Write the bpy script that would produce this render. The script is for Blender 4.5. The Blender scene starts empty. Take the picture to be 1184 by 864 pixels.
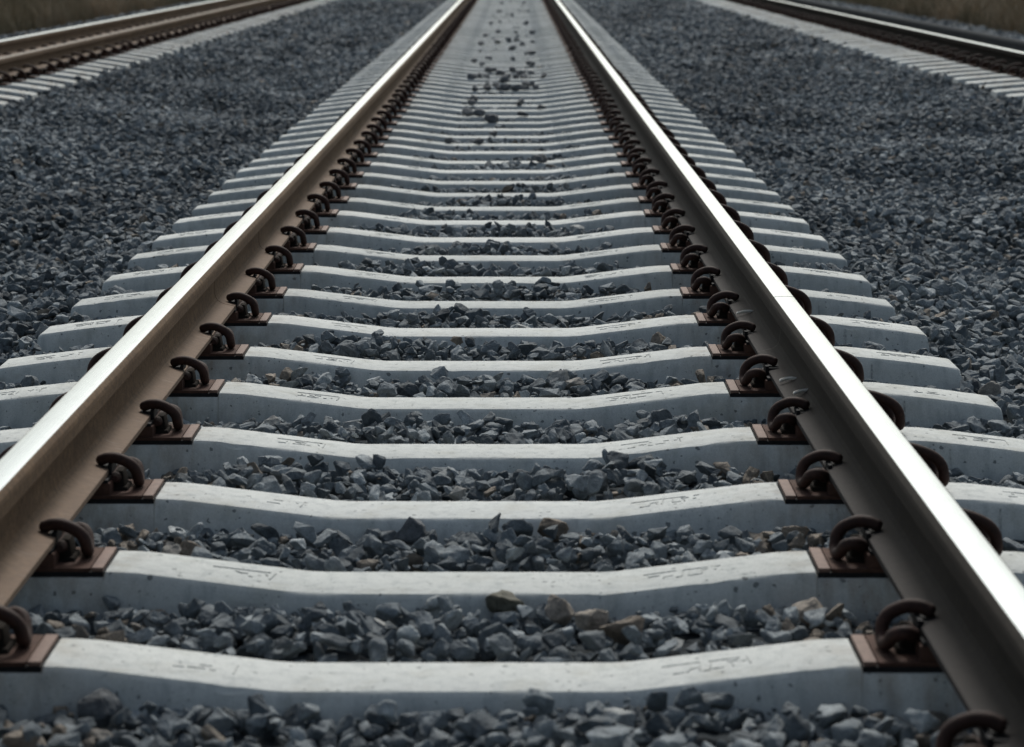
import bpy, bmesh, math, random
import numpy as np
from mathutils import Vector, Matrix, noise as mnoise

random.seed(7)
rng = np.random.default_rng(11)
R = math.radians
C = bpy.context.scene.collection
scene = bpy.context.scene

# ------------------------------------------------------------------ camera numbers
THETA = R(9.05)          # pitch below the horizontal
CAMX, CAMZ = 0.0895, 1.075
FPX = 496.0 / math.tan(THETA)      # focal length in photo pixels (photo 1184 wide)
VPX, VPY = 595.0, -64.0            # where the track vanishes, photo pixels
FC = FPX / math.cos(THETA) ** 2
SP = 0.60                # sleeper spacing
Y0 = 3.809 + 0.0855      # centre of the nearest whole sleeper

def project(x, y, z):
    """a point of the place -> photo pixel (used only for wording labels and culling)"""
    H = CAMZ - z
    Yp = FC * H / (y + H * math.tan(THETA))
    return VPX + (x - CAMX) * Yp * math.cos(THETA) / H, VPY + Yp

def ground_at(px, py, z):
    H = CAMZ - z
    Yp = py - VPY
    return CAMX + (px - VPX) / Yp * H / math.cos(THETA), FC * H / Yp - H * math.tan(THETA)

# ------------------------------------------------------------------ materials
def new_mat(name):
    m = bpy.data.materials.new(name); m.use_nodes = True
    nt = m.node_tree
    return m, nt, nt.nodes['Principled BSDF']

def N(nt, kind, **kw):
    n = nt.nodes.new(kind)
    for k, v in kw.items(): setattr(n, k, v)
    return n

def ramp(nt, fac, stops):
    r = N(nt, 'ShaderNodeValToRGB')
    el = r.color_ramp.elements
    while len(el) < len(stops): el.new(0.5)
    for e, (p, c) in zip(el, stops):
        e.position = p; e.color = (c[0], c[1], c[2], 1) if len(c) == 3 else c
    nt.links.new(fac, r.inputs[0])
    return r.outputs[0]

def noise(nt, vec, scale, detail=4, rough=0.55):
    n = N(nt, 'ShaderNodeTexNoise')
    n.inputs['Scale'].default_value = scale; n.inputs['Detail'].default_value = detail
    n.inputs['Roughness'].default_value = rough
    nt.links.new(vec, n.inputs['Vector'])
    return n.outputs['Fac']

def stretch(nt, vec, s):
    m = N(nt, 'ShaderNodeMapping'); m.inputs['Scale'].default_value = s
    nt.links.new(vec, m.inputs['Vector'])
    return m.outputs[0]

def mix(nt, fac, a, b, mode='MIX'):
    n = N(nt, 'ShaderNodeMix', data_type='RGBA', blend_type=mode)
    if isinstance(fac, (int, float)): n.inputs[0].default_value = fac
    else: nt.links.new(fac, n.inputs[0])
    for sock, v in ((n.inputs[6], a), (n.inputs[7], b)):
        if isinstance(v, tuple): sock.default_value = (v[0], v[1], v[2], 1)
        else: nt.links.new(v, sock)
    return n.outputs[2]

def bump(nt, bsdf, h, strength, dist):
    b = N(nt, 'ShaderNodeBump'); b.inputs['Strength'].default_value = strength
    b.inputs['Distance'].default_value = dist
    nt.links.new(h, b.inputs['Height']); nt.links.new(b.outputs[0], bsdf.inputs['Normal'])

def math_n(nt, op, a, b=None):
    n = N(nt, 'ShaderNodeMath', operation=op)
    for s, v in ((n.inputs[0], a), (n.inputs[1], b)):
        if v is None: continue
        if isinstance(v, (int, float)): s.default_value = v
        else: nt.links.new(v, s)
    return n.outputs[0]

def pos(nt): return N(nt, 'ShaderNodeNewGeometry').outputs['Position']

def make_concrete(name, mark=False):
    m, nt, b = new_mat(name)
    p = pos(nt)
    big = noise(nt, p, 3.5, 5)
    mid = noise(nt, p, 26, 5, .6)
    fine = noise(nt, p, 260, 3, .6)
    base = ramp(nt, big, [(.30, (.47, .475, .465)), (.55, (.56, .565, .555)), (.75, (.62, .615, .595))])
    base = mix(nt, .55, base, ramp(nt, mid, [(.25, (.40, .41, .41)), (.5, (.56, .565, .555)), (.75, (.66, .66, .645))]))
    base = mix(nt, .35, base, ramp(nt, fine, [(.3, (.42, .43, .43)), (.7, (.66, .655, .64))]))
    # streaks running down the sides and grey stains
    st = noise(nt, stretch(nt, p, (38, 38, 4)), 1, 4, .6)
    base = mix(nt, math_n(nt, 'MULTIPLY', ramp(nt, st, [(.50, (0, 0, 0)), (.70, (1, 1, 1))]), .45), base, (.27, .29, .30))
    stain = noise(nt, p, 8.5, 6, .7)
    base = mix(nt, math_n(nt, 'MULTIPLY', ramp(nt, stain, [(.52, (0, 0, 0)), (.68, (1, 1, 1))]), .42), base, (.36, .345, .30))
    grit = noise(nt, p, 700, 2, .5)
    base = mix(nt, .5, base, ramp(nt, grit, [(.34, (.62, .62, .62)), (.5, (1, 1, 1)), (.7, (1.16, 1.16, 1.15))]), 'MULTIPLY')
    # casting pits
    v = N(nt, 'ShaderNodeTexVoronoi'); v.inputs['Scale'].default_value = 62
    wob = N(nt, 'ShaderNodeTexNoise'); wob.inputs['Scale'].default_value = 90; nt.links.new(p, wob.inputs['Vector'])
    off = N(nt, 'ShaderNodeVectorMath', operation='MULTIPLY_ADD'); nt.links.new(wob.outputs['Color'], off.inputs[0]); off.inputs[1].default_value = (.012, .012, .012); nt.links.new(p, off.inputs[2])
    nt.links.new(off.outputs[0], v.inputs['Vector'])
    sel = N(nt, 'ShaderNodeSeparateColor'); nt.links.new(v.outputs['Color'], sel.inputs[0])
    rad = math_n(nt, 'MULTIPLY', math_n(nt, 'MAXIMUM', math_n(nt, 'SUBTRACT', sel.outputs[0], .70), 0.0), .95)
    pit = math_n(nt, 'LESS_THAN', v.outputs['Distance'], rad)
    v2 = N(nt, 'ShaderNodeTexVoronoi'); v2.inputs['Scale'].default_value = 150
    nt.links.new(off.outputs[0], v2.inputs['Vector'])
    sel2 = N(nt, 'ShaderNodeSeparateColor'); nt.links.new(v2.outputs['Color'], sel2.inputs[0])
    pit2 = math_n(nt, 'LESS_THAN', v2.outputs['Distance'], math_n(nt, 'MULTIPLY', math_n(nt, 'MAXIMUM', math_n(nt, 'SUBTRACT', sel2.outputs[0], .74), 0.0), 1.2))
    pit = math_n(nt, 'MAXIMUM', pit, math_n(nt, 'MULTIPLY', pit2, ramp(nt, noise(nt, p, 6, 3), [(.42, (.15, .15, .15)), (.6, (1, 1, 1))])))
    base = mix(nt, math_n(nt, 'MULTIPLY', pit, .78), base, (.10, .11, .115))
    rnd = N(nt, 'ShaderNodeObjectInfo').outputs['Random']
    base = mix(nt, 1.0, base, ramp(nt, rnd, [(0, (.84, .85, .85)), (.5, (.97, .97, .96)), (1, (1.03, 1.03, 1.03))]), 'MULTIPLY')
    oc = N(nt, 'ShaderNodeSeparateXYZ'); nt.links.new(N(nt, 'ShaderNodeTexCoord').outputs['Object'], oc.inputs[0])
    near = math_n(nt, 'SUBTRACT', 1.0, math_n(nt, 'MULTIPLY', math_n(nt, 'ABSOLUTE', math_n(nt, 'SUBTRACT', math_n(nt, 'ABSOLUTE', oc.outputs[0]), .70)), 5.0))
    ru = math_n(nt, 'MULTIPLY', math_n(nt, 'MAXIMUM', near, 0.0), ramp(nt, noise(nt, stretch(nt, p, (20, 20, 7)), 1, 5, .65), [(.42, (0, 0, 0)), (.68, (1, 1, 1))]))
    base = mix(nt, math_n(nt, 'MULTIPLY', ru, .75), base, (.23, .165, .115))
    if mark:
        w = noise(nt, p, 120, 3)
        base = mix(nt, ramp(nt, w, [(.40, (0, 0, 0)), (.62, (1, 1, 1))]), base, (.28, .285, .285))
    base = mix(nt, 1.0, base, (.97, .990, .985), 'MULTIPLY')
    nt.links.new(base, b.inputs['Base Color'])
    b.inputs['Roughness'].default_value = .88
    b.inputs['Specular IOR Level'].default_value = .25
    h = math_n(nt, 'ADD', math_n(nt, 'MULTIPLY', fine, .5), math_n(nt, 'MULTIPLY', mid, 1.0))
    h = math_n(nt, 'SUBTRACT', h, math_n(nt, 'MULTIPLY', pit, 2.0))
    bump(nt, b, h, .55, .0018)
    return m

def make_rust(name, dark, light, streak, rough=.72, scale=18, spec=.35, metal=0.0):
    m, nt, b = new_mat(name)
    p = pos(nt)
    a = noise(nt, p, scale, 6, .65)
    f = noise(nt, p, scale * 14, 3, .6)
    col = ramp(nt, a, [(.3, dark), (.7, light)])
    col = mix(nt, math_n(nt, 'MULTIPLY', ramp(nt, f, [(.5, (0, 0, 0)), (.8, (1, 1, 1))]), .45), col, streak)
    nt.links.new(col, b.inputs['Base Color'])
    b.inputs['Roughness'].default_value = rough
    b.inputs['Specular IOR Level'].default_value = spec
    b.inputs['Metallic'].default_value = metal
    bump(nt, b, math_n(nt, 'ADD', a, math_n(nt, 'MULTIPLY', f, .6)), .35, .0012)
    return m

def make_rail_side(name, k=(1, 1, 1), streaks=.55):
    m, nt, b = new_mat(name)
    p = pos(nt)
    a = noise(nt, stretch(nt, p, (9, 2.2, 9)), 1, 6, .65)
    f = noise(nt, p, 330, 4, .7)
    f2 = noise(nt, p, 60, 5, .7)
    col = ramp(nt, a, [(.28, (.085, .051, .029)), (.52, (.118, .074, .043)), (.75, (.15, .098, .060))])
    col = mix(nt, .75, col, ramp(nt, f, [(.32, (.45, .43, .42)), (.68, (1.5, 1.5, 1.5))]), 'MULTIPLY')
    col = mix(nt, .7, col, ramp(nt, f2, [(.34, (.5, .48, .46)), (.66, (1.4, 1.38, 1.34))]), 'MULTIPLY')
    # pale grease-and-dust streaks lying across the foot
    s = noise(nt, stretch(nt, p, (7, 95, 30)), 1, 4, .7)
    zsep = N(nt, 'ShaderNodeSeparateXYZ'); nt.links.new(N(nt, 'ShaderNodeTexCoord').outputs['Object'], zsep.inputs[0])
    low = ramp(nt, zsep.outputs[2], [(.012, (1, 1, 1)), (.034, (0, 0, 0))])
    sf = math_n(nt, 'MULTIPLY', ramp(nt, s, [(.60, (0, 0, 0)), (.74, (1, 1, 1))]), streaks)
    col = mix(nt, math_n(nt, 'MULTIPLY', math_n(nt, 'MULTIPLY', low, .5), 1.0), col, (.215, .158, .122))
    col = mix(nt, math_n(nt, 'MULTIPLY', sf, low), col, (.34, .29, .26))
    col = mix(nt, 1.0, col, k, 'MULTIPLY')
    nt.links.new(col, b.inputs['Base Color'])
    b.inputs['Roughness'].default_value = .8
    b.inputs['Specular IOR Level'].default_value = .16
    bump(nt, b, math_n(nt, 'ADD', f2, math_n(nt, 'MULTIPLY', f, .6)), .6, .0016)
    return m

def make_polish(name):
    m, nt, b = new_mat(name)
    p = pos(nt)
    lines = noise(nt, stretch(nt, p, (210, .35, 40)), 1, 4, .6)
    spots = noise(nt, stretch(nt, p, (60, 8, 40)), 1, 5, .65)
    col = ramp(nt, lines, [(.28, (.36, .39, .41)), (.5, (.54, .58, .60)), (.72, (.64, .68, .70))])
    col = mix(nt, math_n(nt, 'MULTIPLY', ramp(nt, spots, [(.50, (0, 0, 0)), (.75, (1, 1, 1))]), .4), col, (.36, .38, .40))
    nt.links.new(col, b.inputs['Base Color'])
    b.inputs['Metallic'].default_value = 1.0
    rr = ramp(nt, lines, [(.3, (.30, .30, .30)), (.7, (.20, .20, .20))])
    nt.links.new(rr, b.inputs['Roughness'])
    bump(nt, b, lines, .12, .0006)
    return m

def make_plain(name, col, rough=.8, spec=.2, var=.35, scale=60):
    m, nt, b = new_mat(name)
    p = pos(nt)
    f = noise(nt, p, scale, 4)
    d = tuple(c * (1 - var) for c in col); l = tuple(c * (1 + var) for c in col)
    nt.links.new(ramp(nt, f, [(.3, d), (.7, l)]), b.inputs['Base Color'])
    b.inputs['Roughness'].default_value = rough; b.inputs['Specular IOR Level'].default_value = spec
    return m

def make_stone(name, stops, instanced=True):
    m, nt, b = new_mat(name)
    if instanced:
        t = N(nt, 'ShaderNodeAttribute', attribute_type='INSTANCER', attribute_name='tone').outputs['Fac']
    else:
        t = N(nt, 'ShaderNodeObjectInfo').outputs['Random']
    col = ramp(nt, t, stops)
    tc = N(nt, 'ShaderNodeTexCoord').outputs['Object'] if not instanced else pos(nt)
    a = noise(nt, tc, 55, 5, .65)
    f = noise(nt, tc, 420, 3, .65)
    col = mix(nt, .75, col, ramp(nt, a, [(.28, (.42, .43, .45)), (.72, (1.6, 1.59, 1.56))]), 'MULTIPLY')
    col = mix(nt, .65, col, ramp(nt, f, [(.30, (.45, .46, .48)), (.70, (1.55, 1.52, 1.48))]), 'MULTIPLY')
    nt.links.new(col, b.inputs['Base Color'])
    b.inputs['Roughness'].default_value = .82
    b.inputs['Specular IOR Level'].default_value = .35
    bump(nt, b, math_n(nt, 'ADD', a, math_n(nt, 'MULTIPLY', f, .4)), .5, .004)
    return m

GREY_STOPS = [(0.0, (.034, .042, .049)), (.30, (.088, .104, .116)), (.62, (.168, .192, .208)),
              (.84, (.30, .33, .345)), (.90, (.34, .345, .335)), (.94, (.15, .128, .105)), (1.0, (.235, .20, .165))]
M_CONC = make_concrete('sleeper_concrete')
M_MARK = make_concrete('cast_lettering', mark=True)
M_RAIL = make_rail_side('rusty_rail_steel')
M_RAILSHADE = make_rail_side('shaded_rail_steel', (.17, .21, .28), .14)  # same rust, with the right rail's shade painted in as a dark tint
M_POL = make_polish('polished_rail_head')
M_DULLHEAD = make_rust('dull_rail_head', (.12, .095, .07), (.19, .15, .115), (.24, .20, .16), rough=.7, spec=.3)
M_DUSTY = make_rust('dusty_unused_rail', (.055, .058, .06), (.085, .088, .092), (.10, .10, .10), rough=.95, spec=.05)
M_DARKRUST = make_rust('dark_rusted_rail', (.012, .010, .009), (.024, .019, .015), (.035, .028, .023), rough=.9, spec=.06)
M_PLATE = make_rust('rusty_plate', (.042, .023, .017), (.088, .046, .034), (.13, .075, .056), scale=30, rough=.85, spec=.15)
M_PLATEEDGE = make_rust('worn_plate_edge', (.11, .066, .050), (.19, .115, .090), (.34, .25, .21), scale=45)
M_CLIP = make_rust('clip_steel', (.013, .008, .007), (.045, .021, .016), (.125, .052, .034), rough=.72, scale=55, spec=.22)
M_RUBBER = make_plain('black_rubber', (.010, .010, .011), .75, .2)
M_STONE = make_stone('granite_ballast', GREY_STOPS)
M_STONE_OBJ = make_stone('loose_granite', [(0.0, (.07, .077, .085)), (1.0, (.13, .14, .15))], False)
M_BROWN = make_stone('brown_stone', [(0.0, (.135, .112, .088)), (1.0, (.18, .148, .118))], False)
M_OLIVE = make_stone('olive_stone', [(0.0, (.085, .082, .062)), (1.0, (.10, .096, .072))], False)
M_TAN = make_stone('tan_stone', [(0.0, (.25, .218, .182)), (1.0, (.30, .26, .22))], False)
M_BED = make_plain('ballast_bed_dust', (.030, .036, .041), .95, .1, .5, 40)
M_STRAW = make_plain('dry_straw', (.78, .75, .68), .7, .3, .2, 80)

# ------------------------------------------------------------------ object helpers
def link_mesh(name, me, parent=None):
    o = bpy.data.objects.new(name, me); C.objects.link(o)
    if parent is not None: o.parent = parent
    return o

def tag(o, label=None, cat=None, group=None, kind=None):
    if label: o['label'] = label
    if cat: o['category'] = cat
    if group: o['group'] = group
    if kind: o['kind'] = kind
    return o

def mesh_from(name, verts, faces, mats, fmat=None, smooth_angle=None):
    me = bpy.data.meshes.new(name)
    me.from_pydata([tuple(v) for v in verts], [], faces)
    for m in mats: me.materials.append(m)
    if fmat is not None:
        for p, i in zip(me.polygons, fmat): p.material_index = i
    bm = bmesh.new(); bm.from_mesh(me)
    bmesh.ops.recalc_face_normals(bm, faces=bm.faces)
    bm.to_mesh(me); bm.free()
    if smooth_angle:
        for p in me.polygons: p.use_smooth = True
        me.set_sharp_from_angle(angle=R(smooth_angle))
    me.update()
    return me

class Builder:
    def __init__(self): self.v, self.f, self.m = [], [], []
    def add(self, verts, faces, mat=0):
        o = len(self.v); self.v += [tuple(q) for q in verts]
        self.f += [tuple(o + i for i in f) for f in faces]; self.m += [mat] * len(faces)
    def box(self, x0, x1, y0, y1, z0, z1, mat=0, bev=0.0, taper=0.0):
        bm = bmesh.new(); bmesh.ops.create_cube(bm, size=1)
        for q in bm.verts:
            t = taper if q.co.z > 0 else 0
            q.co = Vector(((x0 + x1) / 2 + q.co.x * (x1 - x0 - 2 * t), (y0 + y1) / 2 + q.co.y * (y1 - y0 - 2 * t), (z0 + z1) / 2 + q.co.z * (z1 - z0)))
        if bev: bmesh.ops.bevel(bm, geom=list(bm.edges), offset=bev, segments=2, affect='EDGES', profile=.6)
        bm.verts.index_update()
        self.add([q.co for q in bm.verts], [[q.index for q in f.verts] for f in bm.faces], mat); bm.free()
    def tube(self, pts, radii, seg=10, mat=0):
        P = [Vector(p) for p in pts]; n = len(P); rings = []
        up = Vector((0, 0, 1)); prev = None
        for i in range(n):
            t = (P[min(i + 1, n - 1)] - P[max(i - 1, 0)]).normalized()
            if prev is None:
                a = t.orthogonal().normalized()
            else:
                a = (prev - t * prev.dot(t)).normalized()
            prev = a; b = t.cross(a)
            r = radii[i] if hasattr(radii, '__len__') else radii
            rings.append([P[i] + (a * math.cos(2 * math.pi * k / seg) + b * math.sin(2 * math.pi * k / seg)) * r for k in range(seg)])
        vs = [q for r_ in rings for q in r_]; fs = []
        for i in range(n - 1):
            for k in range(seg):
                fs.append((i * seg + k, i * seg + (k + 1) % seg, (i + 1) * seg + (k + 1) % seg, (i + 1) * seg + k))
        fs.append(tuple(range(seg))[::-1]); fs.append(tuple((n - 1) * seg + k for k in range(seg)))
        self.add(vs, fs, mat)
    def mesh(self, name, mats, smooth=None): return mesh_from(name, self.v, self.f, mats, self.m, smooth)

def spline(pts, sub=5):
    P = [Vector(p) for p in pts]; out = []
    for i in range(len(P) - 1):
        p0, p1, p2, p3 = P[max(i - 1, 0)], P[i], P[i + 1], P[min(i + 2, len(P) - 1)]
        for k in range(sub):
            t = k / sub
            out.append(.5 * ((2 * p1) + (p2 - p0) * t + (2 * p0 - 5 * p1 + 4 * p2 - p3) * t * t + (3 * p1 - p0 - 3 * p2 + p3) * t ** 3))
    out.append(P[-1]); return out

# ------------------------------------------------------------------ concrete sleeper
SEAT_IN, SEAT_OUT = .600, .902
def sleeper_top(x, half, drop=None):
    a = abs(x)
    if drop is not None:                     # the shorter sleepers of the outer, narrower tracks
        if a < .203: return .036
        if a < .507: return .0275
        if a < .55: return .038
        return .038 - drop * (a - .55) ** 1.06
    if a <= .235: return 0.0
    if a <= .265: t = (a - .235) / .03; return .0014 * t * t
    if a < SEAT_IN - .05: return .0014 + (a - .265) / (SEAT_IN - .05 - .265) * .0351
    if a < SEAT_IN: return .0365 + (a - SEAT_IN + .05) / .05 * .0015
    if a < SEAT_OUT: return .0275
    if a < .95: return .038
    t = (a - .95) / (half - .95)
    return .038 - .034 * t * (1 + .25 * (t - 1))

def sleeper_mesh(name, half, seed, marks=True, hw0=.0855, drop=None):
    r = random.Random(seed)
    xs = set()
    k = int(half / .03)
    for i in range(-k, k + 1): xs.add(round(i * .03, 4))
    for s in (-1, 1):
        SI, SO = (SEAT_IN, SEAT_OUT) if drop is None else (.203, .507)
        for a in (SI - .004, SI, SO, SO + .004, half - .008, half): xs.add(round(s * a, 4))
    xs = sorted(x for x in xs if abs(x) <= half)
    b = Builder(); rings = []
    for x in xs:
        end = max(0, (abs(x) - (half - .008)) / .008)
        z = sleeper_top(x, half, drop) - .005 * end * end
        seat = SI - .001 < abs(x) < SO + .001
        def hw(d): return hw0 + d * .25
        rr = .010 if not seat else .005
        j = lambda s=1.0: r.uniform(-.0009, .0009) * s
        chip = .004 if (r.random() < .05 and not seat) else 0
        ring = [(-hw(.20), z - .20), (-hw(.10) + j(), z - .10), (-hw(.03) + j(), z - .03),
                (-hw(rr) + j(.6), z - rr - chip), (-(hw0 - rr * .12) + chip * .5, z - rr * .52 - chip), (-(hw0 - rr * .45), z - rr * .16 - chip * .4), (-(hw0 - rr * 1.1), z + j(.4)),
                (0, z + j(.5)),
                (hw0 - rr * 1.1, z + j(.4)), (hw0 - rr * .45, z - rr * .16), (hw0 - rr * .12, z - rr * .52), (hw(rr) + j(.6), z - rr),
                (hw(.03) + j(), z - .03), (hw(.10) + j(), z - .10), (hw(.20), z - .20)]
        sgn = 1 if x > 0 else -1
        rings.append([(x + (sgn * (z - zz) * .16 if abs(x) > half - .009 else 0), yy, zz) for yy, zz in ring])
    n = len(rings[0]); vs = [q for g in rings for q in g]; fs = []
    for i in range(len(rings) - 1):
        for q in range(n - 1):
            fs.append((i * n + q, i * n + q + 1, (i + 1) * n + q + 1, (i + 1) * n + q))
        fs.append((i * n + n - 1, i * n, (i + 1) * n, (i + 1) * n + n - 1))
    fs.append(tuple(range(n))); fs.append(tuple((len(rings) - 1) * n + q for q in range(n)))
    b.add(vs, fs, 0)
    if marks:
        def stroke(p, q, w=.0023):
            # a raised, worn casting line following the sleeper's top
            (x0, y0), (x1, y1) = p, q
            L = math.hypot(x1 - x0, y1 - y0)
            if L < 1e-5: return
            steps = max(1, int(L / .012)); nx, ny = -(y1 - y0) / L * w / 2, (x1 - x0) / L * w / 2
            for s in range(steps):
                a0, a1 = s / steps, (s + 1) / steps
                pts = [(x0 + (x1 - x0) * a, y0 + (y1 - y0) * a) for a in (a0, a1)]
                lo = []; hi = []
                for (xx, yy), sg in ((pts[0], 1), (pts[1], 1), (pts[1], -1), (pts[0], -1)):
                    X, Y_ = xx + nx * sg, yy + ny * sg
                    zt = sleeper_top(X, half)
                    lo.append((X, Y_, zt - .002)); hi.append((X, Y_, zt + .0012))
                b.add(lo + hi, [(4, 5, 6, 7), (0, 1, 5, 4), (1, 2, 6, 5), (2, 3, 7, 6), (3, 0, 4, 7)], 1)
        long_mark = [((0, .92), (.42, .97)), ((.46, .95), (.80, .97)), ((.04, .62), (.19, .64)), ((.06, .22), (.20, .26)), ((.2, .26), (.24, .5)),
                     ((.24, .5), (.35, .55)), ((.35, .55), (.36, .36)), ((.41, .25), (.43, .8)), ((.38, .25), (.46, .25)), ((.52, .35), (.53, .76)),
                     ((.52, .33), (.66, .36)), ((.73, .32), (.73, .72)), ((.69, .75), (.80, .77)), ((.83, .62), (.87, .64)), ((.94, .35), (.93, .97)), ((.90, .97), (.98, .98))]
        short_mark = [((0, .95), (.95, .97)), ((.97, .95), (.93, .2)), ((.16, .7), (.18, .55)), ((.35, .70), (.48, .52)), ((.44, .68), (.60, .66)), ((.82, .72), (.84, .55)),
                      ((.05, .3), (.22, .33)), ((.30, .30), (.55, .32)), ((.62, .34), (.70, .3))]
        def put(mark, x0, L, y0, W):
            for p, q in mark:
                if r.random() < .16: continue
                jx, jy = r.uniform(-.035, .035), r.uniform(-.06, .06)
                p = (p[0] + jx, p[1] + jy * (p[1] < .85)); q = (q[0] + jx + r.uniform(-.02, .02), q[1] + jy * (q[1] < .85))
                stroke((x0 + p[0] * L, y0 + p[1] * W), (x0 + q[0] * L, y0 + q[1] * W))
        put(long_mark, .315, .135, -.040, .066)
        put(short_mark, -.425, .105, -.036, .064)
        put(short_mark, 1.03, .12, -.036, .064)
        put(long_mark, -1.15, .13, -.038, .062)
        # mould seam down the side of the outer shoulder
        for sy in (-1, 1):
            x = 1.005
            z = sleeper_top(x, half)
            y1, y2 = sy * (.0855 + .012 * .25), sy * (.0855 + .15 * .25)
            o = sy * .0015
            b.add([(x, y1 - o, z - .012), (x + .004, y1 - o, z - .012), (x + .004, y2 - o, z - .15), (x, y2 - o, z - .15),
                   (x, y1 + o, z - .012), (x + .004, y1 + o, z - .012), (x + .004, y2 + o, z - .15), (x, y2 + o, z - .15)],
                  [(4, 5, 6, 7), (0, 1, 5, 4), (1, 2, 6, 5), (2, 3, 7, 6), (3, 0, 4, 7)], 1)
    return b.mesh(name, [M_CONC, M_MARK], 32)

# ------------------------------------------------------------------ fastening (base plate, pad, clip, insulator): local x=0 at the rail centre line
RAILC = .751           # rail centre from track centre
FOOT = .0625
PT = .0425             # plate top
def plate_mesh():
    b = Builder()
    lo = .0355
    b.box(-.1285, .1285, -.080, .080, lo, PT, 0, .0012)
    for s in (-1, 1):
        x0, x1 = sorted((s * .1305, s * .150))
        b.box(x0, x1, -.0795, .0795, lo + .0005, PT + .0008, 1, .0014)
    b.box(-.068, .068, -.076, .076, PT - .002, .0655, 0, .002)
    for s in (-1, 1):                    # shoulder castings beside the foot, one each side
        x0, x1 = sorted((s * (FOOT + .0025), s * (FOOT + .028)))
        b.box(x0, x1, -.028, .028, PT - .002, .0800, 2, .005, .005)
        x0, x1 = sorted((s * (FOOT + .004), s * (FOOT + .034)))
        b.box(x0, x1, -.036, .036, PT - .003, .050, 2, .003, .003)
    return b.mesh('tie_plate', [M_PLATE, M_PLATEEDGE, M_DARKRUST], 40)

def pad_mesh():
    b = Builder()
    b.box(-.1515, .1515, -.0815, .0815, .0265, .0357, 0, .0008)
    b.box(-.064, .064, -.078, .078, .0653, .0722, 0, .0008)
    return b.mesh('rubber_pad', [M_RUBBER])

def clip_mesh(reach=1.0, rise=1.0):
    """an e-shaped spring clip on the +u side of the rail; u = distance from the foot edge, v = along the rail"""
    b = Builder()
    path = [(.010, .044, .025), (.010, .010, .025), (.010, -.026, .026), (.013, -.046, .034), (.026, -.058, .039), (.040, -.050, .033),
            (.046, -.030, .017), (.049, -.008, .0105), (.050, .010, .017), (.047, .017, .036), (.036, .019, .050), (.014, .017, .0600),
            (-.006, .013, .0605), (-.019, .009, .056), (-.028, .006, .0535)]
    pts = spline(path, 5)
    n = len(pts)
    rad = [.0108] * n
    for i in range(4): rad[i] = .0108 * (.55 + .15 * i); rad[n - 1 - i] = .0108 * (.62 + .12 * i)
    b.tube([(FOOT + (p.x * reach if p.x > 0 else p.x), -p.y, PT + (p.z - .011) * rise + .011) for p in pts], rad, 12)
    return b.mesh('rail_clip', [M_CLIP], 50)

def insulator_mesh():
    b = Builder()
    b.box(FOOT - .043, FOOT - .004, -.030, .026, .0832, .0872, 0, .0012, .002)
    b.box(FOOT - .006, FOOT + .0022, -.028, .030, .0725, .0925, 0, .001)
    return b.mesh('insulator', [M_RUBBER])

PLATE, PAD, CLIP, INS = plate_mesh(), pad_mesh(), clip_mesh(), insulator_mesh()
CLIP_OUT = clip_mesh(1.95, 1.45)     # the clips on the field side reach further out
MAIN_MESHES = [sleeper_mesh('concrete_sleeper', 1.235, 100 + i) for i in range(9)]

def fastenings(parent, full, rc=RAILC):
    for s in (-1, 1):
        p = link_mesh('tie_plate', PLATE, parent); p.location = (s * rc, 0, 0)
        q = link_mesh('rubber_pad', PAD, p)
        for side in (0, 1):
            c = link_mesh('rail_clip', CLIP_OUT if (side == 0) == (s > 0) else CLIP, p); c.rotation_euler.z = math.pi * side
            if full:
                i = link_mesh('insulator', INS, p); i.rotation_euler.z = math.pi * side

ONES = ['', 'first', 'second', 'third', 'fourth', 'fifth', 'sixth', 'seventh', 'eighth', 'ninth', 'tenth', 'eleventh', 'twelfth', 'thirteenth',
        'fourteenth', 'fifteenth', 'sixteenth', 'seventeenth', 'eighteenth', 'nineteenth']
def ordinal(n):
    if n < 20: return ONES[n]
    t = {2: 'twent', 3: 'thirt', 4: 'fort', 5: 'fift'}[n // 10]
    return t + 'ieth' if n % 10 == 0 else t + 'y-' + ONES[n % 10]

def copy_tree(src, parent=None):
    c = src.copy(); C.objects.link(c); c.parent = parent
    for ch in src.children: copy_tree(ch, c)
    return c

# middle track
proto = link_mesh('concrete_sleeper', MAIN_MESHES[0]); fastenings(proto, True)
NEAR_LABEL = {
    -1: 'concrete sleeper at the bottom edge of the photo, showing only its rusty clips',
    0: 'nearest whole pale concrete sleeper, broadest in view, across the middle track',
    1: 'second-nearest pale concrete sleeper, with olive and tan stones against its front face',
    2: 'third-nearest pale concrete sleeper, a pointed dark stone standing before it',
}
main_ys = {}
for n in range(-1, 97):
    o = proto if n == -1 else copy_tree(proto)
    o.data = MAIN_MESHES[(n * 4 + (n // 9)) % 9]
    y = Y0 + SP * n + random.uniform(-.006, .006) * (1 if n > 2 else .3)
    o.location = (random.uniform(-.006, .006), y, random.uniform(-.002, .002))
    o.rotation_euler = (0, 0, random.uniform(-.0035, .0035) + (math.pi if False else 0))
    main_ys[n] = y
    if n in NEAR_LABEL: lab = NEAR_LABEL[n]
    elif n < 40: lab = ordinal(n + 1) + ' whole concrete sleeper of the middle track, counted from the bottom of the photo'
    else: lab = 'far pale concrete sleeper of the middle track, blurring into a grey ladder near the top'
    tag(o, lab, 'railway sleeper', 'concrete sleepers of the middle track')

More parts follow.
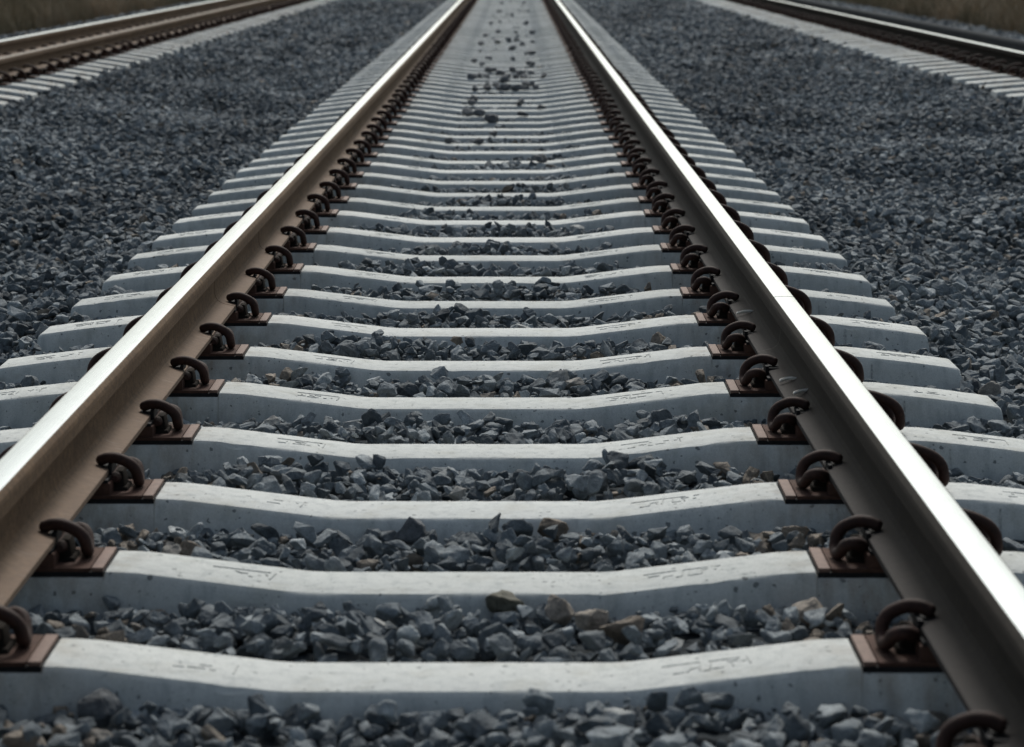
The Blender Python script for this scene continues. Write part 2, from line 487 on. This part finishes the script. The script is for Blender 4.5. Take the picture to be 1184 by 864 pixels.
# side tracks of a narrower gauge
SRC = .355               # their rail centre from their track centre
SIDE = {'left': dict(x=-4.195, z=0.0, rot=0.0, near=1, half=.80, drop=.16, hw=.115), 'right': dict(x=4.500, z=-.018, rot=3.4, near=-1, half=.92, drop=.15, hw=.125)}
SIDE_MESHES = {k: [sleeper_mesh('concrete_sleeper', d['half'], 200 + i, False, d['hw'], d['drop']) for i in range(2)] for k, d in SIDE.items()}
for side, d in SIDE.items():
    sp = link_mesh('concrete_sleeper', SIDE_MESHES[side][0]); fastenings(sp, False, SRC)
    d['rz'] = R(d['rot'])
    first = True; count = 0
    for n in range(24, 98):
        y = Y0 + SP * n + .21
        ex = d['x'] + d['near'] * d['half']; ez = d['z'] + d['half'] * math.sin(abs(d['rz'])) - .04
        px, py = project(ex, y, ez)
        if not (-12 < px < 1196): continue
        o = sp if first else copy_tree(sp); first = False
        o.data = SIDE_MESHES[side][n % 2]
        o.location = (d['x'] + random.uniform(-.015, .015), y + random.uniform(-.01, .01), d['z'] + random.uniform(-.003, .003))
        o.rotation_euler = (0, d['rz'], random.uniform(-.004, .004))
        count += 1
        if count <= 18: lab = ordinal(count) + ' concrete sleeper end of the ' + side + ' track, counted inwards from the ' + side + ' edge'
        else: lab = 'far pale concrete sleeper of the ' + side + ' track, merging into its grey strip'
        tag(o, lab, 'railway sleeper', 'concrete sleepers of the ' + side + ' track')

# ------------------------------------------------------------------ rails
HALF = [(.0625, 0), (.0625, .0095), (.0605, .0107), (.045, .0138), (.034, .0165), (.024, .0205), (.0155, .026), (.0105, .034), (.0078, .045), (.007, .060),
        (.007, .084), (.0085, .094), (.013, .0995), (.022, .103), (.0325, .1075), (.0335, .1095), (.0335, .128), (.0332, .1335), (.0318, .1385), (.0292, .1425), (.0262, .1460),
        (.0240, .14735), (.0185, .1482), (.010, .1488), (0, .149)]
def rail_mesh(name, y0, y1, mats, grow=0.0, head=True, zpol=.1470):
    prof = HALF + [(-x, z) for x, z in HALF[-2::-1]]
    if grow:
        cz = .06
        prof = [((x + math.copysign(grow, x) if x else 0, z + (grow if z > .008 else 0)) if head or z < .097 else (x * .93, min(z, .146))) for x, z in prof]
    n = len(prof)
    ys = [y0, y1] if y1 - y0 < 1 else list(np.arange(y0, y1, 3.0)) + [y1]
    vs = [(x, y, z) for y in ys for x, z in prof]; fs = []; fm = []
    for i in range(len(ys) - 1):
        for k in range(n):
            k2 = (k + 1) % n
            fs.append((i * n + k, i * n + k2, (i + 1) * n + k2, (i + 1) * n + k))
            zz = min(prof[k][1], prof[k2][1])
            fm.append(1 if zz > zpol else 0)
    fs.append(tuple(range(n))); fm.append(0); fs.append(tuple((len(ys) - 1) * n + k for k in range(n))); fm.append(0)
    return mesh_from(name, vs, fs, mats, fm, 15)

RBASE = .0722
def rail(x, z, roty, y0, y1, mats, label, zpol=.1470):
    o = link_mesh('steel_rail', rail_mesh('steel_rail', y0, y1, mats, zpol=zpol))
    o.location = (x, 0, z); o.rotation_euler.y = roty
    tag(o, label, 'rail')
    return o
left_rail = rail(-RAILC, RBASE, 0, 1.6, 62.5, [M_RAIL, M_POL], 'bright-topped rail with lit brown inner side, left rail of the middle track')
right_rail = rail(RAILC, RBASE, 0, 1.6, 62.5, [M_RAILSHADE, M_POL], 'bright-topped rail with dark shaded inner side, right rail of the middle track')
M_SEAM = make_plain('weld_seam', (.09, .075, .062), .7, .3)
for o, y, w, g in ((right_rail, 6.565, .0035, .0003), (left_rail, 7.42, .012, .0007), (left_rail, 8.73, .014, .0007)):
    r_ = o is right_rail
    s = link_mesh('weld_seam', rail_mesh('weld_seam', y, y + w, [M_SEAM if r_ else M_RAIL, M_SEAM if r_ else M_RAIL], g, r_), o)
    if not r_: s['label'] = 'faint raised weld band across the brown foot and web'
for side, d in SIDE.items():
    c, s = math.cos(d['rz']), math.sin(d['rz'])
    for k in (-1, 1):
        lx = k * SRC
        x = d['x'] + lx * c + RBASE * s; z = d['z'] - lx * s + RBASE * c
        inner = (k == d['near'])
        if side == 'left':
            if inner: mats, lab = [M_RAIL, M_DULLHEAD], 'brown dull-topped rail at upper left, nearer of the left track'
            else: mats, lab = [M_RAIL, M_POL], 'bright-topped rail beyond the dull brown one at upper left, beside grass'
        else:
            if inner: mats, lab = [M_DARKRUST, M_POL], 'bright-topped dark-sided rail at upper right, nearer of the right track'
            else: mats, lab = [M_DUSTY, M_DUSTY], 'dusty grey unpolished far rail just behind the bright upper right rail'
        rail(x, z, d['rz'], 14.5, 62.5, mats, lab, .1395)

# ------------------------------------------------------------------ terrain and ballast
def surf(x, y):
    """height of the top of the ballast"""
    x = np.asarray(x, float); y = np.asarray(y, float)
    rx = lambda q: -.018 - (q - 4.5) * math.tan(R(3.4))
    kx = [-7.4, -7.0, -6.6, -5.6, -5.0, -4.9, -4.2, -3.75, -3.42, -3.25, -2.5, -1.85, -1.45, -1.27, -1.0, -.75, -.5, -.2, .2, .5, .75, 1.0, 1.27, 1.45, 1.85, 2.6, 3.35, 3.6, 3.95, 4.5, 5.3, 5.45, 6.0, 6.5, 7.0, 7.4]
    kz = [-.50, -.20, -.12, -.05, -.03, -.035, -.035, -.028, -.012, -.030, -.10, -.150, -.075, -.024, -.022, -.022, -.006, -.003, -.003, -.006, -.022, -.022, -.024, -.080, -.150, -.09, -.022, .004, rx(3.95) - .03, rx(4.5) - .035, rx(5.3) - .035, rx(5.45) - .03, -.08, -.10, -.13, -.5]
    z = np.interp(x, kx, kz)
    inner = np.abs(x) < 1.25
    z = z + np.where(inner, np.clip((y - 9) / 9, 0, 1) * -.020, 0) - np.where(inner, .008 * np.exp(-((np.abs((y - Y0 + SP / 2) % SP - SP / 2) - .10) / .05) ** 2), 0)           # cribs are filled higher further off
    out = np.clip((np.abs(x) - 1.3) / .4, 0, 1) * np.clip((3.3 - np.abs(x)) / .4, 0, 1)
    z = z + out * (.055 * np.sin(x * 1.9 + y * .83 + 1) * np.sin(y * 1.15 - x * .7) + .022 * np.sin(x * 3.7 - y * 1.9) * np.sin(y * .61 + 2))
    z = z + .012 * np.sin(x * 4.1 + y * 1.7) * np.sin(y * 2.3 - x * 1.3) + .010 * np.sin(x * 9.3 - y * 3.7)
    return z

def sheet(name, xs, ys, zf, mat):
    X, Y = np.meshgrid(xs, ys); Z = zf(X, Y)
    nx, ny = len(xs), len(ys)
    vs = np.stack([X.ravel(), Y.ravel(), Z.ravel()], 1)
    fs = [(j * nx + i, j * nx + i + 1, (j + 1) * nx + i + 1, (j + 1) * nx + i) for j in range(ny - 1) for i in range(nx - 1)]
    me = mesh_from(name, vs, fs, [mat], None, 60)
    return me

bed = link_mesh('ballast_bed', sheet('ballast_bed', np.linspace(-7.35, 7.35, 148), np.linspace(1.2, 70, 345), lambda x, y: surf(x, y) - .05, M_BED))
tag(bed, kind='structure')
m, nt, b = new_mat('verge_earth')
p = pos(nt)
nt.links.new(ramp(nt, noise(nt, p, .35, 6, .65), [(.3, (.050, .042, .026)), (.5, (.075, .062, .036)), (.7, (.045, .048, .024))]), b.inputs['Base Color'])
b.inputs['Roughness'].default_value = 1; b.inputs['Specular IOR Level'].default_value = .1
gx = np.array([-900, -60, -7.1, -6.7, -6.5, 6.75, 6.95, 7.2, 60, 900.]); gz = np.array([-.16, -.16, -.15, -.15, -.75, -.75, -.16, -.16, -.17, -.17])
ground = link_mesh('ground', sheet('ground', gx, np.array([-150, 0, 30, 80, 300, 1500.]), lambda x, y: np.interp(x, gx, gz), m))
tag(ground, kind='structure')

def hull_stone(seed, sx=1.0, sy=.78, sz=.56, npts=13, bev=.05):
    r = random.Random(seed); bm = bmesh.new()
    for _ in range(npts):
        v = Vector((r.gauss(0, 1), r.gauss(0, 1), r.gauss(0, 1))).normalized()
        v *= r.uniform(.82, 1.0)
        e = Vector((abs(v.x) ** .8 * math.copysign(1, v.x), abs(v.y) ** .8 * math.copysign(1, v.y), abs(v.z) ** .75 * math.copysign(1, v.z)))
        bm.verts.new((e.x * sx * .5, e.y * sy * .5, e.z * sz * .5))
    res = bmesh.ops.convex_hull(bm, input=bm.verts)
    bmesh.ops.delete(bm, geom=[g for g in res['geom_interior'] if isinstance(g, bmesh.types.BMVert)], context='VERTS')
    bmesh.ops.dissolve_limit(bm, angle_limit=R(14), verts=bm.verts, edges=bm.edges)
    bmesh.ops.bevel(bm, geom=list(bm.edges), offset=bev * r.uniform(.4, 1.0), segments=1, affect='EDGES', clamp_overlap=True)
    bmesh.ops.triangulate(bm, faces=bm.faces)
    bmesh.ops.subdivide_edges(bm, edges=[e for e in bm.edges if e.calc_length() > .22], cuts=1)
    bmesh.ops.triangulate(bm, faces=bm.faces)
    bmesh.ops.subdivide_edges(bm, edges=[e for e in bm.edges if e.calc_length() > .10], cuts=1)
    bmesh.ops.triangulate(bm, faces=bm.faces)
    off = Vector((r.uniform(0, 50), r.uniform(0, 50), r.uniform(0, 50)))
    bm.normal_update()
    for v in bm.verts:
        v.co += v.normal * (mnoise.noise(v.co * 4.5 + off) * .040 + mnoise.noise(v.co * 13 + off) * .020) + Vector((r.uniform(-1, 1), r.uniform(-1, 1), r.uniform(-1, 1))) * .006
    bmesh.ops.recalc_face_normals(bm, faces=bm.faces)
    bm.verts.index_update()
    out = ([tuple(v.co) for v in bm.verts], [tuple(q.index for q in f.verts) for f in bm.faces])
    bm.free(); return out

LONE_XY = [ground_at(px, py, -.01) for px, py in ((588, 690), (645, 703), (718, 722), (682, 711), (474, 612), (936, 706), (118, 816), (640, 610))]
def scatter_object(name, templates, P, rot, scl, pick, tone, mat):
    """one object that holds its few master pieces and places copies of them at its own points"""
    tv, tf, tid = [], [], []
    for k, (v, f) in enumerate(templates):
        o = len(tv); tv += v; tf += [tuple(o + i for i in q) for q in f]; tid += [k + 1] * len(v)
    me = bpy.data.meshes.new(name)
    nt_, npnt = len(tv), len(P)
    me.from_pydata(tv + [tuple(q) for q in P.tolist()], [], tf)
    me.materials.append(mat)
    a = me.attributes.new('tmpl', 'INT', 'POINT'); a.data.foreach_set('value', np.array(tid + [0] * npnt, np.int32))
    a = me.attributes.new('pick', 'INT', 'POINT'); a.data.foreach_set('value', np.concatenate([np.zeros(nt_), pick]).astype(np.int32))
    a = me.attributes.new('tone', 'FLOAT', 'POINT'); a.data.foreach_set('value', np.concatenate([np.zeros(nt_), tone]).astype(np.float32))
    a = me.attributes.new('rot', 'FLOAT_VECTOR', 'POINT'); a.data.foreach_set('vector', np.concatenate([np.zeros((nt_, 3)), rot]).astype(np.float32).ravel())
    a = me.attributes.new('scl', 'FLOAT_VECTOR', 'POINT'); a.data.foreach_set('vector', np.concatenate([np.ones((nt_, 3)), scl]).astype(np.float32).ravel())
    o = link_mesh(name, me)
    g = bpy.data.node_groups.new(name + '_scatter', 'GeometryNodeTree')
    g.interface.new_socket('Geometry', in_out='INPUT', socket_type='NodeSocketGeometry')
    g.interface.new_socket('Geometry', in_out='OUTPUT', socket_type='NodeSocketGeometry')
    nd = g.nodes; lk = g.links
    gi, go = nd.new('NodeGroupInput'), nd.new('NodeGroupOutput')
    def attr(nm, typ):
        n = nd.new('GeometryNodeInputNamedAttribute'); n.data_type = typ; n.inputs['Name'].default_value = nm
        return next(s for s in n.outputs if s.name == 'Attribute' and s.enabled)
    sep = nd.new('GeometryNodeSeparateGeometry'); sep.domain = 'POINT'
    cmp_ = nd.new('FunctionNodeCompare'); cmp_.data_type = 'INT'; cmp_.operation = 'GREATER_THAN'
    ins = [s for s in cmp_.inputs if s.enabled]
    lk.new(attr('tmpl', 'INT'), ins[0]); ins[1].default_value = 0
    lk.new(gi.outputs[0], sep.inputs['Geometry']); lk.new(cmp_.outputs[0], sep.inputs['Selection'])
    spl = nd.new('GeometryNodeSplitToInstances'); spl.domain = 'POINT'
    lk.new(sep.outputs['Selection'], spl.inputs['Geometry']); lk.new(attr('tmpl', 'INT'), spl.inputs['Group ID'])
    iop = nd.new('GeometryNodeInstanceOnPoints')
    lk.new(sep.outputs['Inverted'], iop.inputs['Points']); lk.new(spl.outputs['Instances'], iop.inputs['Instance'])
    iop.inputs['Pick Instance'].default_value = True
    lk.new(attr('pick', 'INT'), iop.inputs['Instance Index'])
    e2r = nd.new('FunctionNodeEulerToRotation'); lk.new(attr('rot', 'FLOAT_VECTOR'), e2r.inputs[0])
    lk.new(e2r.outputs[0], iop.inputs['Rotation']); lk.new(attr('scl', 'FLOAT_VECTOR'), iop.inputs['Scale'])
    lk.new(iop.outputs[0], go.inputs[0])
    md = o.modifiers.new('scatter', 'NODES'); md.node_group = g
    return o

TEMPL = [hull_stone(400 + i, 1.0, random.uniform(.62, .92), random.uniform(.42, .74), random.choice((10, 12, 14, 16)), .045) for i in range(22)]
sleeper_y = np.array(sorted(main_ys.values()))
def layer(x0, x1, y0, y1, step, prob, dz, jz, smin, smax, far=False):
    xs = np.arange(x0, x1, step); ys = np.arange(y0, y1, step * .92)
    X, Y = np.meshgrid(xs, ys); X = X.ravel(); Y = Y.ravel()
    X = X + rng.uniform(-.5, .5, X.size) * step; Y = Y + rng.uniform(-.5, .5, Y.size) * step
    keep = (np.abs(X - CAMX) < .205 * Y + .85) & (rng.random(X.size) < prob) & (np.abs(X) < 7.15)
    X, Y = X[keep], Y[keep]
    s = smin * (smax / smin) ** (rng.random(X.size) ** 1.35)
    s = np.where(np.abs(X) > 1.3, s * 1.13, s)
    Z = surf(X, Y) + dz + rng.uniform(-jz, jz, X.size)
    # leave the sleepers' own tops free: a stone beside one may lean on it, not sit inside it
    k = np.clip(np.round((Y - Y0) / SP), -1, 96)
    dy = np.abs(Y - (Y0 + SP * k))
    thin = (np.abs(X) > 1.3) & (dz > -.02) & (rng.random(X.size) < .16)
    tall = (np.abs(X) < 1.245) & (dy < .16) & ((rng.random(X.size) < .985) | (smax < .05))
    Z = np.where(tall, np.minimum(Z, -.020 - s * .30), Z)
    inside = (np.abs(X) < 1.245 + s * .2) & (dy < .090 + s * .14)
    keep = ~inside & ~thin
    for d in SIDE.values():
        k2 = np.round((Y - Y0 - .21) / SP); dy2 = np.abs(Y - (Y0 + .21 + SP * k2))
        keep &= ~((np.abs(X - d['x']) < d['half'] + .01) & (dy2 < d['hw'] + .006 + s * .12))
    for lx, ly in LONE_XY:
        keep &= ~((np.hypot(X - lx, Y - (ly - .03)) < .042) & (Z > -.040))
    # nothing under the rails rises into the foot
    for rx in (-RAILC, RAILC):
        keep &= ~((np.abs(X - rx) < .075 + s * .3) & (Z + s * .4 > RBASE - .012))
    return np.stack([X, Y, Z], 1)[keep], s[keep]
parts = [layer(-7.2, 7.2, 2.5, 27, .052, .97, -.032, .008, .042, .070),
         layer(-7.2, 7.2, 2.5, 27, .052, .97, -.010, .012, .036, .074),
         layer(-7.2, 7.2, 2.5, 16, .085, .55, .002, .010, .044, .072),
         layer(-1.3, 1.3, 2.5, 13, .034, .55, -.014, .010, .014, .030),
         layer(-7.2, 7.2, 27, 58, .080, 1.0, -.020, .012, .070, .120)]
P = np.concatenate([q[0] for q in parts]); S = np.concatenate([q[1] for q in parts])
n = len(P)
rot = np.stack([rng.normal(0, .50, n), rng.normal(0, .50, n), rng.uniform(0, 6.283, n)], 1)
steep = rng.random(n) < .16
rot[steep, 0] += rng.uniform(-1.2, 1.2, steep.sum())
scl = np.stack([S, S * rng.uniform(.85, 1.15, n), S * rng.uniform(.65, 1.1, n)], 1)
tone = np.clip(rng.beta(2.2, 2.6, n) * .86, 0, .86)
patch = np.sin(P[:, 0] * 1.7 + P[:, 1] * .62) * np.sin(P[:, 1] * .91 - P[:, 0] * .8 + 1.3)
tone = np.clip(tone + np.where(np.abs(P[:, 0]) > 1.3, .17, .06) * patch + np.where(np.abs(P[:, 0]) < 1.25, .09, 0.0), 0, .86)
odd = rng.random(n) < .028; tone[odd] = rng.uniform(.88, 1.0, odd.sum())
nearrail = (np.abs(np.abs(P[:, 0]) - .70) < .22) & (rng.random(n) < .22); tone[nearrail] = rng.uniform(.93, .97, nearrail.sum())
ballast = scatter_object('ballast', TEMPL, P, rot, scl, rng.integers(0, len(TEMPL), n), tone, M_STONE)
tag(ballast, 'blue-grey crushed stone ballast packed between and around the tracks', 'ballast', None, 'stuff')
print('ballast stones', n)

# ------------------------------------------------------------------ single stones one can point to
STONES = []
for i in range(8):
    v, f = hull_stone(700 + i, 1.0, random.uniform(.7, .95), random.uniform(.55, .75), 14, .05)
    STONES.append((v, f))
def stone_mesh(i, size, mat):
    v, f = STONES[i]
    return mesh_from('stone', [tuple(c * size for c in q) for q in v], f, [mat])
def lone(px, py, z, i, size, mat, rot, label, dy=-.02):
    x, y = ground_at(px, py, z)
    o = link_mesh('stone', stone_mesh(i, size, mat)); y += dy; o.location = (x, y, z); o.rotation_euler = rot
    return tag(o, label, 'stone')
lone(588, 687, -.010, 0, .086, M_OLIVE, (.15, .12, 2.2), 'olive-brown stone leaning highest against the second-nearest sleeper', -.058)
lone(645, 702, -.014, 1, .078, M_TAN, (.9, .3, 1.2), 'rounded tan stone beside the olive one below the second-nearest sleeper')
lone(718, 722, -.004, 2, .098, M_BROWN, (.1, .1, .2), 'broad brown flat-topped stone below the second-nearest sleeper')
lone(682, 711, -.010, 5, .070, M_TAN, (.1, .0, .3), 'thin flat buff stone between the tan and brown stones')
lone(474, 612, -.010, 3, .085, M_STONE_OBJ, (1.4, .5, .3), 'dark pointed stone standing upright before the third-nearest sleeper')
lone(936, 706, -.016, 4, .078, M_TAN, (.6, .4, .9), 'tan angular stone near the right clip of the second-nearest sleeper')
lone(118, 816, -.016, 6, .082, M_STONE_OBJ, (.5, -.3, .7), 'large grey stone against the left front of the nearest whole sleeper')
lone(640, 610, -.008, 7, .070, M_BROWN, (.3, .2, 1.7), 'small brown stone below the third-nearest sleeper, right of centre')

stray_px = [(415, 95), (650, 95), (345, 190), (415, 185), (640, 195), (400, 265), (555, 260), (690, 280), (300, 290), (400, 345), (490, 335), (690, 350),
            (605, 360), (260, 370), (520, 410), (690, 440), (650, 435), (330, 475), (525, 480), (660, 520), (690, 530), (200, 515), (270, 530), (320, 590), (360, 575),
            (310, 635), (190, 640), (240, 645), (420, 620), (475, 645), (525, 585), (590, 620), (625, 640), (680, 620), (770, 630), (550, 640), (385, 715),
            (310, 745), (410, 745), (470, 745), (650, 715), (620, 750), (690, 690), (720, 745), (560, 745), (220, 720), (450, 680), (190, 840), (430, 20), (620, 30), (520, 130), (560, 330)]
stray = [(520 + a / 7.2, b_ / 7.2) for a, b_ in stray_px] + [(400 + a / 2.88, b_ / 2.88) for a, b_ in
         [(345, 466), (410, 370), (440, 387), (485, 390), (590, 385), (650, 366), (575, 347), (640, 532), (655, 540), (490, 447), (440, 476), (425, 330)]]
stray_meshes = [stone_mesh(i, 1.0, M_STONE_OBJ) for i in range(8)]
for i, (px, py) in enumerate(stray):
    x, y = ground_at(px, py, .02)
    y = sleeper_y[np.argmin(np.abs(sleeper_y - y))] + random.uniform(-.06, .05)
    s = random.uniform(.048, .082) * (1.3 if y > 16 else 1)
    o = link_mesh('stone', stray_meshes[i % 8])
    o.scale = (s * random.uniform(.9, 1.3), s, s * random.uniform(.8, 1.1))
    o.location = (x, y, sleeper_top(x, 1.245) + s * .26); o.rotation_euler = (random.uniform(-.2, .2), random.uniform(-.2, .2), random.uniform(0, 6))
    tag(o, 'small dark ballast stone lying loose on top of a far sleeper between the rails', 'stone', 'dark stones lying loose on the far sleepers')

# pale slivers of straw on the foot of the right rail
for px, py, ln, ang, lab in ((862, 362, .055, .45, 'pale straw sliver on the right rail foot beside the farther of two marked clips'),
                             (911, 440, .045, .5, 'bright pale straw sliver touching a clip on the right rail foot'),
                             (930, 456, .060, .55, 'dull straw blade lying on the right rail foot just below the bright sliver')):
    b_ = Builder()
    b_.tube(spline([(-ln / 2, 0, 0), (-ln * .15, .003, .003), (ln * .2, 0, .004), (ln / 2, -.004, .001)], 4), [.0015] + [.0042] * 11 + [.0012], 6)
    o = link_mesh('straw', b_.mesh('straw', [M_STRAW], 40))
    x, y = ground_at(px, py, .092)
    o.location = (x, y, .0925 if x < .715 else .0965); o.rotation_euler.z = ang
    tag(o, lab, 'straw')

# ------------------------------------------------------------------ dry grass along both verges
m, nt, b = new_mat('dry_grass')
t = N(nt, 'ShaderNodeAttribute', attribute_type='INSTANCER', attribute_name='tone').outputs['Fac']
nt.links.new(ramp(nt, t, [(0, (.11, .10, .060)), (.35, (.20, .162, .105)), (.7, (.29, .225, .155)), (1, (.38, .30, .21))]), b.inputs['Base Color'])
b.inputs['Roughness'].default_value = .9; b.inputs['Specular IOR Level'].default_value = .15
def tuft(seed):
    r = random.Random(seed); v = []; f = []
    for _ in range(16):
        a = r.uniform(0, 6.283); h = r.uniform(.45, 1.0); lean = r.uniform(.08, .5) * h; w = r.uniform(.012, .026)
        bx, by = r.uniform(-.16, .16), r.uniform(-.16, .16)
        dx, dy = math.cos(a), math.sin(a); o = len(v)
        for k, tt in enumerate((0, .4, .75, 1.0)):
            ww = w * (1 - tt * .85) / 2; L = lean * tt ** 2
            v += [(bx + dx * L - dy * ww, by + dy * L + dx * ww, h * tt * (1 - .12 * tt)), (bx + dx * L + dy * ww, by + dy * L - dx * ww, h * tt * (1 - .12 * tt))]
        f += [(o + 2 * k, o + 2 * k + 1, o + 2 * k + 3, o + 2 * k + 2) for k in range(3)]
    return v, f
gp = []
for sgn in (-1, 1):
    k = 15000
    x = sgn * ((6.62 if sgn < 0 else 6.85) + rng.random(k) ** 1.5 * 16); y = rng.uniform(24, 95, k)
    keep = np.abs(x - CAMX) < .23 * y + 1.5
    edge = (6.62 if sgn < 0 else 6.85) + .35 * (np.sin(y * .9) * .5 + .5) * (np.sin(y * 2.7 + 1) * .5 + .5)
    keep &= np.abs(x) > edge
    gp.append(np.stack([x[keep], y[keep], np.where(sgn < 0, -.17, -.18) * np.ones(keep.sum())], 1))
gp = np.concatenate(gp); k = len(gp)
clump = np.sin(gp[:, 0] * 1.3 + gp[:, 1] * .7) * np.sin(gp[:, 1] * .43 - gp[:, 0] * .6)
hs = rng.uniform(.22, .55, k) * (1 + .35 * clump)
tone = np.clip(.45 + .35 * clump + rng.normal(0, .18, k), 0, 1)
grass = scatter_object('grass', [tuft(i) for i in range(8)], gp, np.stack([rng.normal(0, .1, k), rng.normal(0, .1, k), rng.uniform(0, 6.28, k)], 1),
                       np.stack([hs * 1.2, hs * 1.2, hs], 1), rng.integers(0, 8, k), tone, m)
tag(grass, 'dry brown and olive grass on the verges beyond the outer tracks', 'grass', None, 'stuff')

# ------------------------------------------------------------------ light
SUN_EL, SUN_AZ = 46.0, 5.0         # elevation; azimuth measured from straight ahead (+Y) towards the right (+X)
w = bpy.data.worlds.new('World'); scene.world = w; w.use_nodes = True
wn = w.node_tree
sky = wn.nodes.new('ShaderNodeTexSky'); sky.sky_type = 'NISHITA'; sky.sun_disc = False
sky.sun_elevation = R(SUN_EL); sky.sun_rotation = R(SUN_AZ)
sky.air_density = 1.0; sky.dust_density = 5.0; sky.ozone_density = .6; sky.altitude = 100
bg = wn.nodes['Background']; bg.inputs['Strength'].default_value = .105
hs_ = wn.nodes.new('ShaderNodeHueSaturation'); hs_.inputs['Saturation'].default_value = .74     # thin high cloud: a paler sky
wn.links.new(sky.outputs[0], hs_.inputs['Color'])
veil = wn.nodes.new('ShaderNodeMix'); veil.data_type = 'RGBA'; veil.blend_type = 'MULTIPLY'; veil.inputs[0].default_value = 1
veil.inputs[7].default_value = (.95, 1.02, 1.0, 1)
wn.links.new(hs_.outputs[0], veil.inputs[6]); wn.links.new(veil.outputs[2], bg.inputs['Color'])
sd = bpy.data.lights.new('sun', 'SUN'); sd.energy = 2.15; sd.angle = R(14); sd.color = (1.0, .98, .95)
so = bpy.data.objects.new('sun', sd); C.objects.link(so)
dirv = Vector((math.sin(R(SUN_AZ)) * math.cos(R(SUN_EL)), math.cos(R(SUN_AZ)) * math.cos(R(SUN_EL)), math.sin(R(SUN_EL))))
so.rotation_euler = (-dirv).to_track_quat('-Z', 'Y').to_euler(); so.location = dirv * 50

# ------------------------------------------------------------------ camera
cd = bpy.data.cameras.new('camera'); cam = bpy.data.objects.new('camera', cd); C.objects.link(cam)
cam.location = (CAMX, 0, CAMZ)
yaw = math.atan((VPX - 592.0) / FPX)
cam.rotation_euler = (R(90) - THETA, 0, yaw)
cd.sensor_fit = 'HORIZONTAL'; cd.sensor_width = 36; cd.lens = FPX / 1184 * 36
cd.clip_start = .05; cd.clip_end = 3000
cd.dof.use_dof = True; cd.dof.focus_distance = 7.0; cd.dof.aperture_fstop = 7.5
scene.camera = cam
scene.view_settings.view_transform = 'Standard'; scene.view_settings.look = 'None'
scene.view_settings.gamma = 1; scene.view_settings.exposure = 0.0
scene.view_settings.use_curve_mapping = False
